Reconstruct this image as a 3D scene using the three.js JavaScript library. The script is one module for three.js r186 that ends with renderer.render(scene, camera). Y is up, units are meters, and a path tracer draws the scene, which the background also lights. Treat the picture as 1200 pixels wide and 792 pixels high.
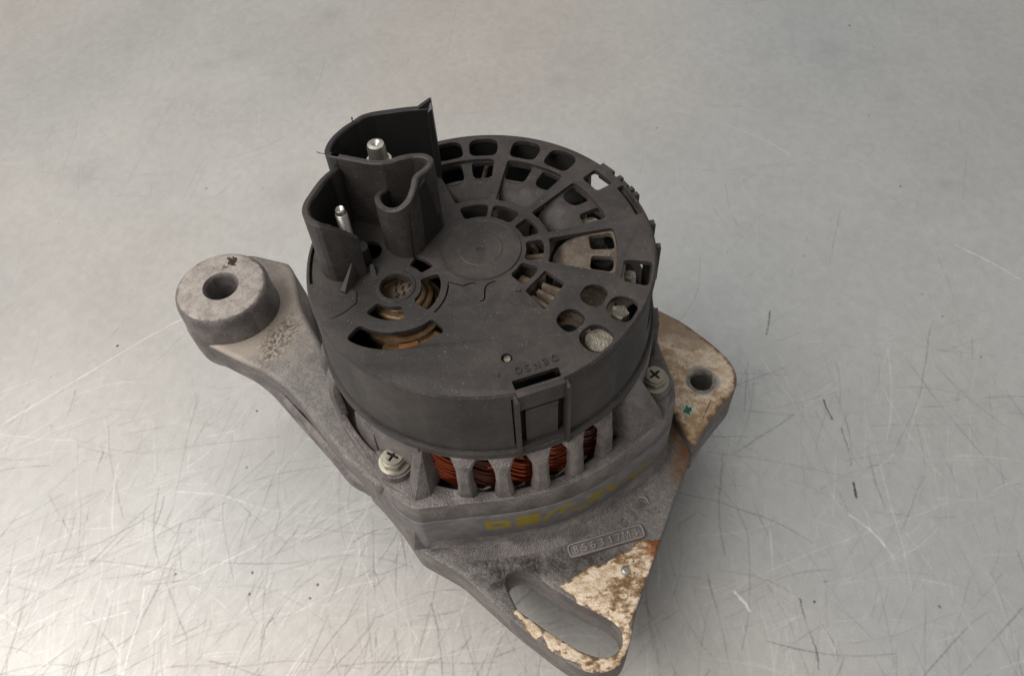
import * as THREE from 'three';
import { mergeGeometries, mergeVertices, toCreasedNormals } from 'three/addons/utils/BufferGeometryUtils.js';
import { ConvexGeometry } from 'three/addons/geometries/ConvexGeometry.js';
import { TextGeometry } from 'three/addons/geometries/TextGeometry.js';
import { FontLoader } from 'three/addons/loaders/FontLoader.js';
import { RectAreaLightUniformsLib } from 'three/addons/lights/RectAreaLightUniformsLib.js';

// ---------------------------------------------------------------- camera, light, exposure
const scene = new THREE.Scene();
const camera = new THREE.PerspectiveCamera(44.83, 1024 / 675, 0.01, 20);
camera.position.set(0.00875, 0.36427, 0.19704);
camera.up.set(0.07284, 0.59019, -0.80397);
camera.lookAt(0.00875, 0.36427 - 0.80612, 0.19704 - 0.59176);
scene.add(camera);
const renderer = new THREE.WebGLRenderer({ antialias: true });
renderer.setSize(1024, 675);
renderer.toneMapping = THREE.LinearToneMapping;
renderer.toneMappingExposure = 1.2;
renderer.shadowMap.enabled = true;
scene.background = new THREE.Color().setRGB(0.25, 0.245, 0.238);
RectAreaLightUniformsLib.init();
function areaLamp(at, to, w, h, intensity, color) {
  const l = new THREE.RectAreaLight(new THREE.Color().setRGB(...color), intensity, w, h);
  l.name = 'area_light'; l.position.set(...at); l.lookAt(...to); scene.add(l);
  return l;
}
areaLamp([-0.9, 1.4, 0.32], [0, 0.05, -0.05], 1.7, 0.9, 5.4, [1, 0.955, 0.915]);
areaLamp([-0.35, 1.7, -1.1], [0, 0.05, -0.1], 1.2, 0.3, 2.4, [1, 0.98, 0.95]);  // unseen fill light, added to brighten the far table

// ---------------------------------------------------------------- helpers (all lengths of the part builders in millimetres)
let seed = 12345;
const rnd = () => { seed = (seed * 1664525 + 1013904223) >>> 0; return seed / 4294967296; };
const rr = (a, b) => a + (b - a) * rnd();
const D = Math.PI / 180;
const pol = (r, a) => [r * Math.cos(a * D), r * Math.sin(a * D)];          // angle from +x towards the viewer (+z)
const V2 = ([x, z]) => new THREE.Vector2(x, -z);
const lerp = (a, b, t) => a + (b - a) * t;
const clamp = (x, a = 0, b = 1) => Math.min(b, Math.max(a, x));
const smooth = (a, b, x) => { const t = clamp((x - a) / (b - a)); return t * t * (3 - 2 * t); };

function hash(x, y, s) { let h = (x * 374761393 + y * 668265263 + s * 974711) | 0; h = Math.imul(h ^ (h >>> 13), 1274126177); return ((h ^ (h >>> 16)) >>> 0) / 4294967296; }
function vnoise(x, y, s = 0, per = 0) {
  const xi = Math.floor(x), yi = Math.floor(y), fx = x - xi, fy = y - yi, w = (n) => per ? ((n % per) + per) % per : n;
  const u = fx * fx * (3 - 2 * fx), v = fy * fy * (3 - 2 * fy);
  return lerp(lerp(hash(w(xi), w(yi), s), hash(w(xi + 1), w(yi), s), u), lerp(hash(w(xi), w(yi + 1), s), hash(w(xi + 1), w(yi + 1), s), u), v);
}
function fbm(x, y, s = 0, oct = 4, per = 0) { let a = 0, k = 0.5, n = 0; for (let o = 0; o < oct; o++) { a += k * vnoise(x, y, s + o * 17, per); n += k; x *= 2; y *= 2; per *= 2; k *= 0.5; } return a / n; }

function dataTex(w, h, f, srgb = false, wrap = THREE.RepeatWrapping) {     // f(u, v) -> [r, g, b] in 0..1 (sRGB values when srgb)
  const d = new Uint8Array(w * h * 4);
  for (let y = 0; y < h; y++) for (let x = 0; x < w; x++) {
    const c = f((x + 0.5) / w, (y + 0.5) / h), i = (y * w + x) * 4;
    d[i] = clamp(c[0]) * 255; d[i + 1] = clamp(c[1]) * 255; d[i + 2] = clamp(c[2]) * 255; d[i + 3] = 255;
  }
  const t = new THREE.DataTexture(d, w, h);
  t.magFilter = THREE.LinearFilter; t.minFilter = THREE.LinearMipmapLinearFilter; t.generateMipmaps = true; t.wrapS = t.wrapT = wrap;
  if (srgb) t.colorSpace = THREE.SRGBColorSpace;
  t.needsUpdate = true;
  return t;
}
const grey = (g) => [g, g, g];

// box mapping: uv in metres on every face by its main direction
function boxUV(g) {
  g = g.index ? g.toNonIndexed() : g;
  const p = g.attributes.position, n = p.count, uv = new Float32Array(n * 2);
  const a = new THREE.Vector3(), b = new THREE.Vector3(), c = new THREE.Vector3();
  for (let i = 0; i < n; i += 3) {
    a.fromBufferAttribute(p, i); b.fromBufferAttribute(p, i + 1); c.fromBufferAttribute(p, i + 2);
    b.sub(a); c.sub(a); b.cross(c);
    const X = Math.abs(b.x), Y = Math.abs(b.y), Z = Math.abs(b.z);
    for (let k = 0; k < 3; k++) {
      const x = p.getX(i + k), y = p.getY(i + k), z = p.getZ(i + k), j = (i + k) * 2;
      if (Y >= X && Y >= Z) { uv[j] = x; uv[j + 1] = z; } else if (X >= Z) { uv[j] = z + 0.37; uv[j + 1] = y; } else { uv[j] = x + 0.71; uv[j + 1] = y + 0.2; }
    }
  }
  g.setAttribute('uv', new THREE.BufferAttribute(uv, 2));
  return g;
}
const MM = 0.001;
function prep(g, keepUV = false, crease = 35) {
  g = g.clone(); g.scale(MM, MM, MM);
  for (const k of Object.keys(g.attributes)) if (!['position', 'normal', 'uv'].includes(k)) g.deleteAttribute(k);
  if (g.index) g = g.toNonIndexed();
  g.clearGroups();
  if (crease) g = toCreasedNormals(g, crease * D);
  if (!keepUV) g = boxUV(g);
  return g;
}
function part(name, geos, mat, parent, opt = {}) {
  const list = (Array.isArray(geos) ? geos : [geos]).map((g) => prep(g, opt.keepUV, opt.crease ?? 35));
  const m = new THREE.Mesh(list.length > 1 ? mergeGeometries(list) : list[0], mat);
  m.name = name; m.castShadow = m.receiveShadow = true;
  if (opt.label) m.userData.label = opt.label;
  if (opt.kind) m.userData.kind = opt.kind;
  parent.add(m);
  return m;
}
// polygon with rounded corners: pts [[x, z] or [x, z, radius]]
function roundPoly(pts, rad, seg = 5) {
  const out = [], n = pts.length;
  for (let i = 0; i < n; i++) {
    const p = new THREE.Vector2(pts[i][0], pts[i][1]), a = new THREE.Vector2(...pts[(i + n - 1) % n].slice(0, 2)), b = new THREE.Vector2(...pts[(i + 1) % n].slice(0, 2));
    const da = a.clone().sub(p), db = b.clone().sub(p), la = da.length(), lb = db.length();
    const r = Math.min(pts[i][2] ?? rad, la * 0.49, lb * 0.49);
    if (r < 0.01) { out.push([p.x, p.y]); continue; }
    const s = p.clone().addScaledVector(da, r / la), e = p.clone().addScaledVector(db, r / lb);
    for (let k = 0; k <= seg; k++) { const t = k / seg, u = 1 - t; out.push([u * u * s.x + 2 * u * t * p.x + t * t * e.x, u * u * s.y + 2 * u * t * p.y + t * t * e.y]); }
  }
  return out;
}
const circ = (r, cx = 0, cz = 0, n = 48) => Array.from({ length: n }, (_, i) => { const p = pol(r, i * 360 / n); return [p[0] + cx, p[1] + cz]; });
function sectorPts(r0, r1, a0, a1, step = 4) {                              // ring sector outline, no rounding
  const n = Math.max(2, Math.ceil(Math.abs(a1 - a0) / step)), o = [];
  for (let i = 0; i <= n; i++) o.push(pol(r1, lerp(a0, a1, i / n)));
  for (let i = n; i >= 0; i--) o.push(pol(r0, lerp(a0, a1, i / n)));
  return o;
}
function sectorHole(r0, r1, a0, a1, rad, cx = 0, cz = 0, radIn = rad) {                  // ring sector with rounded corners
  const n = Math.max(2, Math.ceil(Math.abs(a1 - a0) / 5)), o = [];
  for (let i = 0; i <= n; i++) { const p = pol(r1, lerp(a0, a1, i / n)); o.push([p[0] + cx, p[1] + cz, i === 0 || i === n ? rad : 0]); }
  for (let i = n; i >= 0; i--) { const p = pol(r0, lerp(a0, a1, i / n)); o.push([p[0] + cx, p[1] + cz, i === 0 || i === n ? radIn : 0]); }
  // let rounding reach past the short arc pieces: take the arc points near the corners out
  const far = o.filter((p, i) => p[2] > 0 || o.every((q) => q[2] === 0 || Math.hypot(p[0] - q[0], p[1] - q[1]) > rad * 1.02));
  return roundPoly(far, 0, 5);
}
const area2 = (p) => p.reduce((s, a, i) => { const b = p[(i + 1) % p.length]; return s + a[0] * b[1] - b[0] * a[1]; }, 0);
const toShape = (pts, holes = []) => { const s = new THREE.Shape(pts.map(V2)); for (const h of holes) s.holes.push(new THREE.Path(h.map(V2))); return s; };
// a solid standing on plan outline pts between heights y0 and y1
function slab(pts, y0, y1, bevel = 0, holes = [], seg = 2) {
  const g = new THREE.ExtrudeGeometry(toShape(pts, holes), { depth: Math.max(0.01, y1 - y0 - 2 * bevel), bevelEnabled: bevel > 0, bevelThickness: bevel, bevelSize: bevel, bevelOffset: -bevel, bevelSegments: seg, curveSegments: 8 });
  g.rotateX(-Math.PI / 2); g.translate(0, y0 + bevel, 0);
  return g;
}
const cyl = (r, y0, y1, cx, cz, r2 = r, n = 40) => { const g = new THREE.CylinderGeometry(r2, r, y1 - y0, n); g.translate(cx, (y0 + y1) / 2, cz); return g; };
const lathe = (pts, cx = 0, cz = 0, n = 72) => { const g = new THREE.LatheGeometry(pts.map(([r, y]) => new THREE.Vector2(r, y)), n); g.translate(cx, 0, cz); return g; };
const hull = (pts) => new ConvexGeometry(pts.map((p) => new THREE.Vector3(...p)));
const ringAt = (r, y, cx, cz, n = 20) => circ(r, cx, cz, n).map(([x, z]) => [x, y, z]);
const polarPts = (pairs) => pairs.map(([r, a]) => pol(r, a));
// a wall of even thickness along a plan line; every point [x, z, top]
function wallStrip(pts, th, y0, closed = false, smoothIt = true) {
  let P = pts.map((p) => new THREE.Vector3(p[0], p[2], p[1]));
  if (smoothIt) {  const c = new THREE.CatmullRomCurve3(P, closed, 'centripetal'); P = c.getPoints(P.length * 6); }
  const n = P.length, sec = P.map((p, i) => {
    const a = P[closed ? (i + n - 1) % n : Math.max(0, i - 1)], b = P[closed ? (i + 1) % n : Math.min(n - 1, i + 1)];
    const t = new THREE.Vector2(b.x - a.x, b.z - a.z).normalize(), nx = -t.y, nz = t.x, h = th / 2, c = 0.45;
    return [[p.x + nx * h, y0, p.z + nz * h], [p.x + nx * h, p.y - c, p.z + nz * h], [p.x + nx * (h - c), p.y, p.z + nz * (h - c)], [p.x - nx * (h - c), p.y, p.z - nz * (h - c)], [p.x - nx * h, p.y - c, p.z - nz * h], [p.x - nx * h, y0, p.z - nz * h]];
  });
  return loft(sec, closed);
}
function loft(sec, closed = false) {                                       // joins equal closed rings of points into a solid
  const m = sec[0].length, pos = [], idx = [];
  for (const s of sec) for (const p of s) pos.push(...p);
  const rows = closed ? sec.length : sec.length - 1;
  for (let i = 0; i < rows; i++) for (let j = 0; j < m; j++) {
    const a = i * m + j, b = i * m + (j + 1) % m, c = ((i + 1) % sec.length) * m + j, d = ((i + 1) % sec.length) * m + (j + 1) % m;
    idx.push(a, c, b, b, c, d);
  }
  if (!closed) for (const [base, flip] of [[0, false], [(sec.length - 1) * m, true]]) for (let j = 1; j < m - 1; j++) flip ? idx.push(base, base + j + 1, base + j) : idx.push(base, base + j, base + j + 1);
  const g = new THREE.BufferGeometry();
  g.setAttribute('position', new THREE.Float32BufferAttribute(pos, 3)); g.setIndex(idx); g.computeVertexNormals();
  return g;
}
function tube(pts, r, seg = 24, rad = 6, closed = false) { return new THREE.TubeGeometry(new THREE.CatmullRomCurve3(pts.map((p) => new THREE.Vector3(...p)), closed), seg, r, rad, closed); }
// box in a frame turned to angle a about the axis: radial r0..r1, tangential t0..t1
function polarBox(a, r0, r1, t0, t1, y0, y1, bevel = 0) {
  const er = pol(1, a), et = [-er[1], er[0]], P = (r, t) => [er[0] * r + et[0] * t, er[1] * r + et[1] * t];
  return slab([P(r0, t0), P(r1, t0), P(r1, t1), P(r0, t1)], y0, y1, bevel);
}
const fontB = await new FontLoader().loadAsync('fonts/droid/droid_sans_bold.typeface.json');
const fontR = await new FontLoader().loadAsync('fonts/droid/droid_sans_regular.typeface.json');
// one flat letter lying face up: centred at the origin, top of the letter towards -z
function letterGeo(ch, size, depth, font = fontR) {
  const g = new TextGeometry(ch, { font, size, depth, curveSegments: 4, bevelEnabled: false });
  g.computeBoundingBox(); const b = g.boundingBox; g.translate(-(b.min.x + b.max.x) / 2, -size / 2, 0); g.rotateX(-Math.PI / 2);
  return g;
}

// ---------------------------------------------------------------- textures and materials
const fineNoise = dataTex(512, 512, (u, v) => grey(0.6 * fbm(u * 32, v * 32, 3, 4, 32) + 0.4 * hash(Math.floor(u * 512), Math.floor(v * 512), 5)));
fineNoise.repeat.set(22, 22);                                              // 45 mm
const castBump = dataTex(512, 512, (u, v) => grey(0.55 * fbm(u * 24, v * 24, 31, 4, 24) + 0.45 * vnoise(u * 170, v * 170, 8, 170)));
castBump.repeat.set(20, 20);
function mottle(c0, c1, s, freq, rep, speck = 0.012, bright = 0.5, size = 1024) {             // mottled colour map, speck: share of pale dust grains
  const t = dataTex(size, size, (u, v) => {
    const n = fbm(u * freq, v * freq, s, 5, freq), m = fbm(u * freq * 7, v * freq * 7, s + 9, 3, freq * 7);
    const k = clamp(0.5 + (n - 0.5) * 1.7 + (m - 0.5) * 0.7);
    let c = [0, 1, 2].map((i) => lerp(c0[i], c1[i], k));
    const g = vnoise(u * size / 3, v * size / 3, s + 21, Math.floor(size / 3));
    if (g > 1 - speck * 6 && hash(Math.floor(u * size), Math.floor(v * size), s) > 0.3) c = c.map((x) => lerp(x, bright, 0.55));
    return c;
  }, true);
  t.repeat.set(rep, rep);
  return t;
}
const plasticMap = mottle([0.142, 0.130, 0.124], [0.246, 0.224, 0.212], 11, 6, 9, 0.006, 0.50);
{ // pale dust grains and hair scratches
  const d = plasticMap.image.data, S = 1024;
  for (let i = 0; i < 1500; i++) { const x = Math.floor(rnd() * S), y = Math.floor(rnd() * S), r = rnd() < 0.12 ? 2 : 1, k = rr(95, 165); for (let a = 0; a <= r; a++) for (let b = 0; b <= r; b++) { const j = (((y + a) % S) * S + (x + b) % S) * 4, m = rr(0.4, 0.95); for (let c = 0; c < 3; c++) d[j + c] = lerp(d[j + c], k - c * 4, m); } }
  for (let i = 0; i < 130; i++) { let x = rnd() * S, y = rnd() * S; const a = rr(0, 6.3), n = rr(10, 60), k = rr(8, 26); for (let q = 0; q < n; q++) { const j = ((Math.floor(y + S) % S) * S + Math.floor(x + S) % S) * 4; for (let c = 0; c < 3; c++) d[j + c] = Math.min(255, d[j + c] + k); x += Math.cos(a); y += Math.sin(a); } }
}
const castMap = mottle([0.375, 0.353, 0.349], [0.515, 0.49, 0.478], 41, 14, 10, 0.012, 0.78);
const std = (o) => new THREE.MeshStandardMaterial(o);
const M = {
  plastic: std({ name: 'grey_black_plastic', map: plasticMap, roughness: 0.62, metalness: 0, bumpMap: fineNoise, bumpScale: 0.00012 }),
  dusty: std({ name: 'dust_caked_plastic', map: mottle([0.27, 0.235, 0.205], [0.42, 0.37, 0.32], 61, 9, 16, 0.02, 0.6, 512), roughness: 0.7, bumpMap: fineNoise, bumpScale: 0.0002 }),
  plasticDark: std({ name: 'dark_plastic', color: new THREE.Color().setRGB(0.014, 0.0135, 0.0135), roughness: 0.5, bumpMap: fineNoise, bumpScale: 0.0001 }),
  cast: std({ name: 'die_cast_aluminium', map: castMap, roughness: 0.6, metalness: 0.35, bumpMap: castBump, bumpScale: 0.00045 }),
  castWorn: std({ name: 'rubbed_cast_aluminium', map: mottle([0.50, 0.475, 0.46], [0.62, 0.59, 0.57], 47, 12, 12, 0.01, 0.8, 512), roughness: 0.5, metalness: 0.4 }),
  castSmooth: std({ name: 'smooth_cast_aluminium', map: castMap, roughness: 0.55, metalness: 0.35 }),
  steel: std({ name: 'zinc_steel', color: new THREE.Color().setRGB(0.33, 0.31, 0.255), roughness: 0.42, metalness: 0.8, bumpMap: fineNoise, bumpScale: 0.00006 }),
  brightSteel: std({ name: 'bright_steel', color: new THREE.Color().setRGB(0.52, 0.505, 0.46), roughness: 0.36, metalness: 0.9, bumpMap: fineNoise, bumpScale: 0.00005 }),
  fin: std({ name: 'dusty_aluminium', map: mottle([0.40, 0.35, 0.30], [0.58, 0.52, 0.45], 71, 9, 16, 0.02, 0.75, 512), roughness: 0.6, metalness: 0.35, bumpMap: castBump, bumpScale: 0.0003 }),
  brass: std({ name: 'aged_brass', map: mottle([0.42, 0.33, 0.23], [0.66, 0.55, 0.42], 81, 6, 20, 0.01, 0.8, 512), roughness: 0.45, metalness: 0.5 }),
  rustPlastic: std({ name: 'orange_brown_resin', color: new THREE.Color().setRGB(0.33, 0.13, 0.04), roughness: 0.6 }),
  copper: std({ name: 'enamelled_copper', color: new THREE.Color().setRGB(0.27, 0.052, 0.018), roughness: 0.2, metalness: 0.7 }),
  copperDark: std({ name: 'dark_enamelled_copper', color: new THREE.Color().setRGB(0.085, 0.02, 0.012), roughness: 0.35, metalness: 0.5 }),
  lumps: std({ name: 'grey_solder', map: mottle([0.42, 0.40, 0.36], [0.68, 0.66, 0.60], 91, 12, 30, 0.02, 0.8, 512), roughness: 0.6, metalness: 0.3, bumpMap: castBump, bumpScale: 0.0006 }),
  black: std({ name: 'near_black', color: new THREE.Color().setRGB(0.007, 0.0068, 0.0066), roughness: 0.85 }),  // darkened to put shade inside the cover; small dark parts share it
  rubber: std({ name: 'belt_pulley_steel', color: new THREE.Color().setRGB(0.12, 0.12, 0.12), roughness: 0.5, metalness: 0.7 }),
};

// ---------------------------------------------------------------- the table top (setting): a scratched metal sheet
const TX0 = -0.5, TX1 = 0.56, TZ0 = -0.56, TZ1 = 0.22, TW = 2048, TH = 1600;
function tableCanvas() {
  const c = document.createElement('canvas'); c.width = TW; c.height = TH;
  const g = c.getContext('2d'), sx = TW / (TX1 - TX0), sz = TH / (TZ1 - TZ0);
  const base = g.createImageData(TW, TH);
  for (let y = 0; y < TH; y++) for (let x = 0; x < TW; x++) {
    const u = x / 240, v = y / 240;
    const n = fbm(u, v, 201, 4), b = fbm(x / 7, y / 9, 207, 3), f = hash(x, y, 77), w = fbm(u * 3 + 4, v * 3, 219, 4);
    const k = 190 + (n - 0.5) * 15 + (b - 0.5) * 12 + (f - 0.5) * 7 + (w - 0.5) * 8, tint = (fbm(u * 0.5, v * 0.5, 233, 3) - 0.5) * 20, i = (y * TW + x) * 4;
    base.data[i] = k + 1 + tint * 0.6; base.data[i + 1] = k; base.data[i + 2] = k - 3 - tint * 0.5; base.data[i + 3] = 255;
  }
  g.putImageData(base, 0, 0);
  const P = (x, z) => [(x * 0.001 - TX0) * sx, (z * 0.001 - TZ0) * sz];
  g.lineCap = 'round'; g.lineJoin = 'round';
  function stroke(pts, w, [rgb, al]) {                                       // strength and width wander along the scratch, and it breaks off in places
    let k = rr(0.5, 1.2);
    for (let i = 1; i < pts.length; i++) {
      k = clamp(k + rr(-0.4, 0.4), 0, 1.35); if (k < 0.12) continue;
      g.strokeStyle = `rgba(${rgb},${Math.min(1, al * k)})`; g.lineWidth = w * rr(0.6, 1.3); g.beginPath(); g.moveTo(...P(...pts[i - 1])); g.lineTo(...P(...pts[i])); g.stroke();
    }
  }
  function scratch(x, z, len, dir, bend, w, style) {
    const n = Math.max(6, Math.min(22, Math.round(len / 3))), pts = []; let a = dir;
    for (let i = 0; i <= n; i++) { pts.push([x, z]); x += Math.cos(a) * len / n; z += Math.sin(a) * len / n; a += bend / n + rr(-0.07, 0.07); }
    stroke(pts, w, style);
  }
  return { c, g, P, stroke, scratch };
}
function makeTable() {
  const t = tableCanvas();
  const dark = (a) => ['70,66,66', a * 1.3], pale = (a) => ['246,243,238', a * 1.25];
  // dense fine scratching of the working area in front, thinning out towards the back
  for (let i = 0; i < 2600; i++) {
    const front = rnd() < 0.72, z = front ? rr(-60, 190) : rr(-520, 0), x = front ? rr(-330, 260) : rr(-460, 480);
    const steep = rnd() < 0.6, dir = steep ? rr(1.2, 2.3) : rr(-0.7, 0.35);
    const len = rr(6, 60) * (rnd() < 0.15 ? 2.2 : 1);
    t.scratch(x, z, len, dir, rr(-0.5, 0.5), rr(0.5, 1.3), rnd() < 0.52 ? dark(rr(0.03, front ? 0.15 : 0.08)) : pale(rr(0.04, front ? 0.2 : 0.1)));
  }
  for (let i = 0; i < 1000; i++) {                                          // the left front corner is worn the most
    const x = rr(-270, 20) , z = rr(10, 200), d = rnd() < 0.65;
    t.scratch(x, z, rr(10, 70), d ? rr(1.3, 2.5) : rr(-0.75, 0.2), rr(-0.7, 0.7), rr(0.4, 1.1), rnd() < 0.55 ? dark(rr(0.04, 0.2)) : pale(rr(0.06, 0.28)));
  }
  for (const [w, s, pts] of STROKES) t.stroke(new THREE.SplineCurve(pts.map((p) => new THREE.Vector2(...p))).getPoints(24).map((p) => [p.x + rr(-0.25, 0.25), p.y + rr(-0.25, 0.25)]), w * 0.9, s < 0 ? dark(-s * 0.58) : pale(s * 0.72));
  for (const [x, z, r] of SPECKS) { t.g.fillStyle = 'rgba(50,46,44,0.7)'; t.g.beginPath(); t.g.ellipse(...t.P(x, z), r * rr(1.1, 1.9), r * rr(0.9, 1.3), rr(0, 3), 0, 7); t.g.fill(); }
  for (let i = 0; i < 160; i++) { t.g.fillStyle = `rgba(70,66,66,${rr(0.1, 0.5)})`; t.g.beginPath(); t.g.ellipse(...t.P(rr(-420, 460), rr(-480, 190)), rr(0.5, 1.6), rr(0.5, 1.2), rr(0, 3), 0, 7); t.g.fill(); }
  for (let i = 0; i < 60; i++) {                                           // rubbed smudges
    const q = t.P(rr(-420, 460), rr(-420, 190)), r = rr(8, 46), k = rnd() < 0.5, gr = t.g.createRadialGradient(...q, 0, ...q, r);
    gr.addColorStop(0, k ? 'rgba(110,106,104,0.10)' : 'rgba(220,216,210,0.10)'); gr.addColorStop(1, 'rgba(150,150,150,0)');
    t.g.fillStyle = gr; t.g.fillRect(q[0] - r, q[1] - r, 2 * r, 2 * r);
  }
  const map = new THREE.CanvasTexture(t.c);
  map.colorSpace = THREE.SRGBColorSpace; map.wrapS = map.wrapT = THREE.MirroredRepeatWrapping; map.anisotropy = 8;
  const relief = new THREE.CanvasTexture(t.c); relief.wrapS = relief.wrapT = THREE.MirroredRepeatWrapping;
  const rough = dataTex(512, 512, (u, v) => grey(0.51 + 0.2 * (fbm(u * 8, v * 8, 301, 5, 8) - 0.5) + 0.08 * (fbm(u * 60, v * 14, 311, 3, 0) - 0.5)), false, THREE.MirroredRepeatWrapping);
  const g = new THREE.BoxGeometry(2.2, 0.03, 1.6); g.translate(0, -0.015, -0.25);
  const p = g.attributes.position, n = g.attributes.normal, uv = g.attributes.uv;
  for (let i = 0; i < p.count; i++) uv.setXY(i, (p.getX(i) - TX0) / (TX1 - TX0), 1 - (p.getZ(i) + (n.getY(i) > 0.5 ? 0 : p.getY(i)) - TZ0) / (TZ1 - TZ0));
  const m = new THREE.Mesh(g, std({ name: 'scratched_sheet_metal', map, roughnessMap: rough, roughness: 1, metalness: 0.5, bumpMap: relief, bumpScale: 0.00012 }));
  m.name = 'table_top'; m.receiveShadow = m.castShadow = true; m.userData.kind = 'structure'; m.userData.label = 'scratched pale grey sheet metal table top under the alternator';
  scene.add(m);
}
// long single scratches seen on the sheet: [width in texels, + pale / - dark strength, plan line in mm]
const STROKES = [];
const SPECKS = [];
STROKES.push([1.6, 0.5, [[-264, -38], [-230, -64], [-195, -91], [-179, -101]]]);
STROKES.push([1.3, 0.45, [[-192, 71], [-173, 67]]]);
STROKES.push([1.4, 0.45, [[-158, 95], [-143, 84], [-134, 74], [-128, 66]]]);
STROKES.push([2.2, 0.16, [[134, -252], [154, -240], [173, -226], [186, -214], [197, -200]]]);
STROKES.push([1.5, 0.5, [[271, -114], [285, -100], [297, -85]]]);
STROKES.push([1.7, 0.6, [[160, 46], [168, 55], [172, 63], [174, 69]]]);
STROKES.push([2, 0.65, [[99, 78], [101, 81], [103, 84], [104, 87]]]);
STROKES.push([1.5, -0.55, [[166, -17], [166, -12], [167, -5]]]);
STROKES.push([1.0, -0.4, [[170, -0], [170, 10], [169, 21]]]);
STROKES.push([1.8, -0.6, [[167, 30], [166, 38]]]);
STROKES.push([1.2, -0.5, [[127, 83], [127, 94], [128, 105], [127, 113]]]);
STROKES.push([1.0, -0.35, [[133, 94], [136, 102], [136, 111]]]);
STROKES.push([1.0, 0.35, [[133, 95], [135, 101], [136, 109]]]);
STROKES.push([1.6, -0.5, [[153, -76], [150, -67], [147, -60]]]);
STROKES.push([1.0, -0.22, [[101, 26], [108, 36], [111, 52], [108, 70], [103, 88], [97, 103]]]);
STROKES.push([1.0, -0.2, [[81, 30], [101, 49], [124, 69], [147, 93], [161, 117]]]);
STROKES.push([1.0, -0.2, [[124, -14], [153, -8], [171, -4]]]);
STROKES.push([1.0, -0.2, [[101, 8], [129, 15], [160, 25], [190, 34]]]);
STROKES.push([1.2, -0.28, [[-144, 82], [-155, 62], [-164, 45], [-170, 28], [-172, 5]]]);
STROKES.push([1.3, -0.34, [[-157, 95], [-159, 77], [-159, 58], [-156, 42], [-151, 29]]]);
STROKES.push([1.0, -0.3, [[-205, -17], [-206, 2], [-204, 21]]]);
STROKES.push([1.0, -0.3, [[-227, 5], [-212, 25], [-198, 45], [-189, 67]]]);
STROKES.push([1.0, -0.26, [[-237, 49], [-215, 56], [-197, 65], [-180, 79], [-167, 95]]]);
STROKES.push([1.2, -0.3, [[-111, 98], [-110, 80], [-105, 73], [-97, 62], [-70, 44]]]);
STROKES.push([1.0, -0.24, [[-135, 13], [-116, 30], [-94, 50], [-81, 67]]]);
STROKES.push([1.0, -0.24, [[-109, 19], [-119, 40], [-129, 56], [-134, 71], [-137, 90]]]);
STROKES.push([1.0, 0.34, [[-142, 21], [-117, 22], [-88, 28], [-71, 31]]]);
STROKES.push([1.0, 0.3, [[-188, -1], [-170, -19], [-148, -43]]]);
STROKES.push([1.0, 0.3, [[-200, 23], [-175, 0], [-151, -7]]]);
STROKES.push([1.2, 0.35, [[-160, 58], [-138, 49], [-119, 40]]]);
STROKES.push([1.0, 0.34, [[-99, 74], [-77, 64], [-62, 61]]]);
STROKES.push([1.0, 0.3, [[-271, -59], [-237, -73], [-220, -80]]]);
STROKES.push([1.0, -0.16, [[-223, -26], [-187, -15], [-152, -17], [-106, -19]]]);
STROKES.push([1.0, -0.16, [[54, -53], [111, -39], [155, -33]]]);
STROKES.push([1.0, -0.14, [[-329, -246], [-291, -235], [-248, -223]]]);
STROKES.push([1.0, -0.14, [[-208, -302], [-209, -272]]]);
STROKES.push([1.0, -0.18, [[150, -179], [148, -156], [150, -141]]]);
STROKES.push([1.0, -0.16, [[167, -150], [151, -134], [137, -118]]]);
STROKES.push([1.0, -0.2, [[214, -149], [198, -113], [189, -91]]]);
STROKES.push([1.0, -0.18, [[70, 93], [86, 85], [107, 77], [141, 64], [186, 47]]]);
STROKES.push([1.0, 0.22, [[82, 47], [106, 65], [121, 82]]]);
STROKES.push([1.0, 0.18, [[147, 44], [136, 68], [129, 79]]]);
STROKES.push([1.2, -0.3, [[-49, 103], [-52, 85], [-57, 69], [-62, 57]]]);
STROKES.push([1.2, -0.3, [[-31, 104], [-33, 86], [-36, 73]]]);
STROKES.push([1.0, -0.26, [[-16, 105], [-21, 91], [-23, 79]]]);
SPECKS.push([-213, -85, 1.2]);
SPECKS.push([-128, -35, 0.8]);
SPECKS.push([-183, -209, 0.8]);
SPECKS.push([-155, 51, 0.8]);
SPECKS.push([-119, 53, 0.9]);
SPECKS.push([-119, 63, 0.9]);
SPECKS.push([-88, 61, 0.9]);
SPECKS.push([256, -165, 0.9]);
SPECKS.push([258, -233, 0.9]);
SPECKS.push([276, -335, 1]);
SPECKS.push([133, 85, 0.9]);
SPECKS.push([186, 91, 0.8]);
SPECKS.push([-91, 67, 0.8]);
SPECKS.push([-129, -2, 0.8]);
SPECKS.push([116, -236, 0.7]);
makeTable();

// ---------------------------------------------------------------- the alternator
const alt = new THREE.Group(); alt.name = 'alternator'; scene.add(alt);
alt.userData = { label: 'used car alternator standing upright on the scratched metal table, black plastic cover on top', category: 'alternator' };

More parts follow.
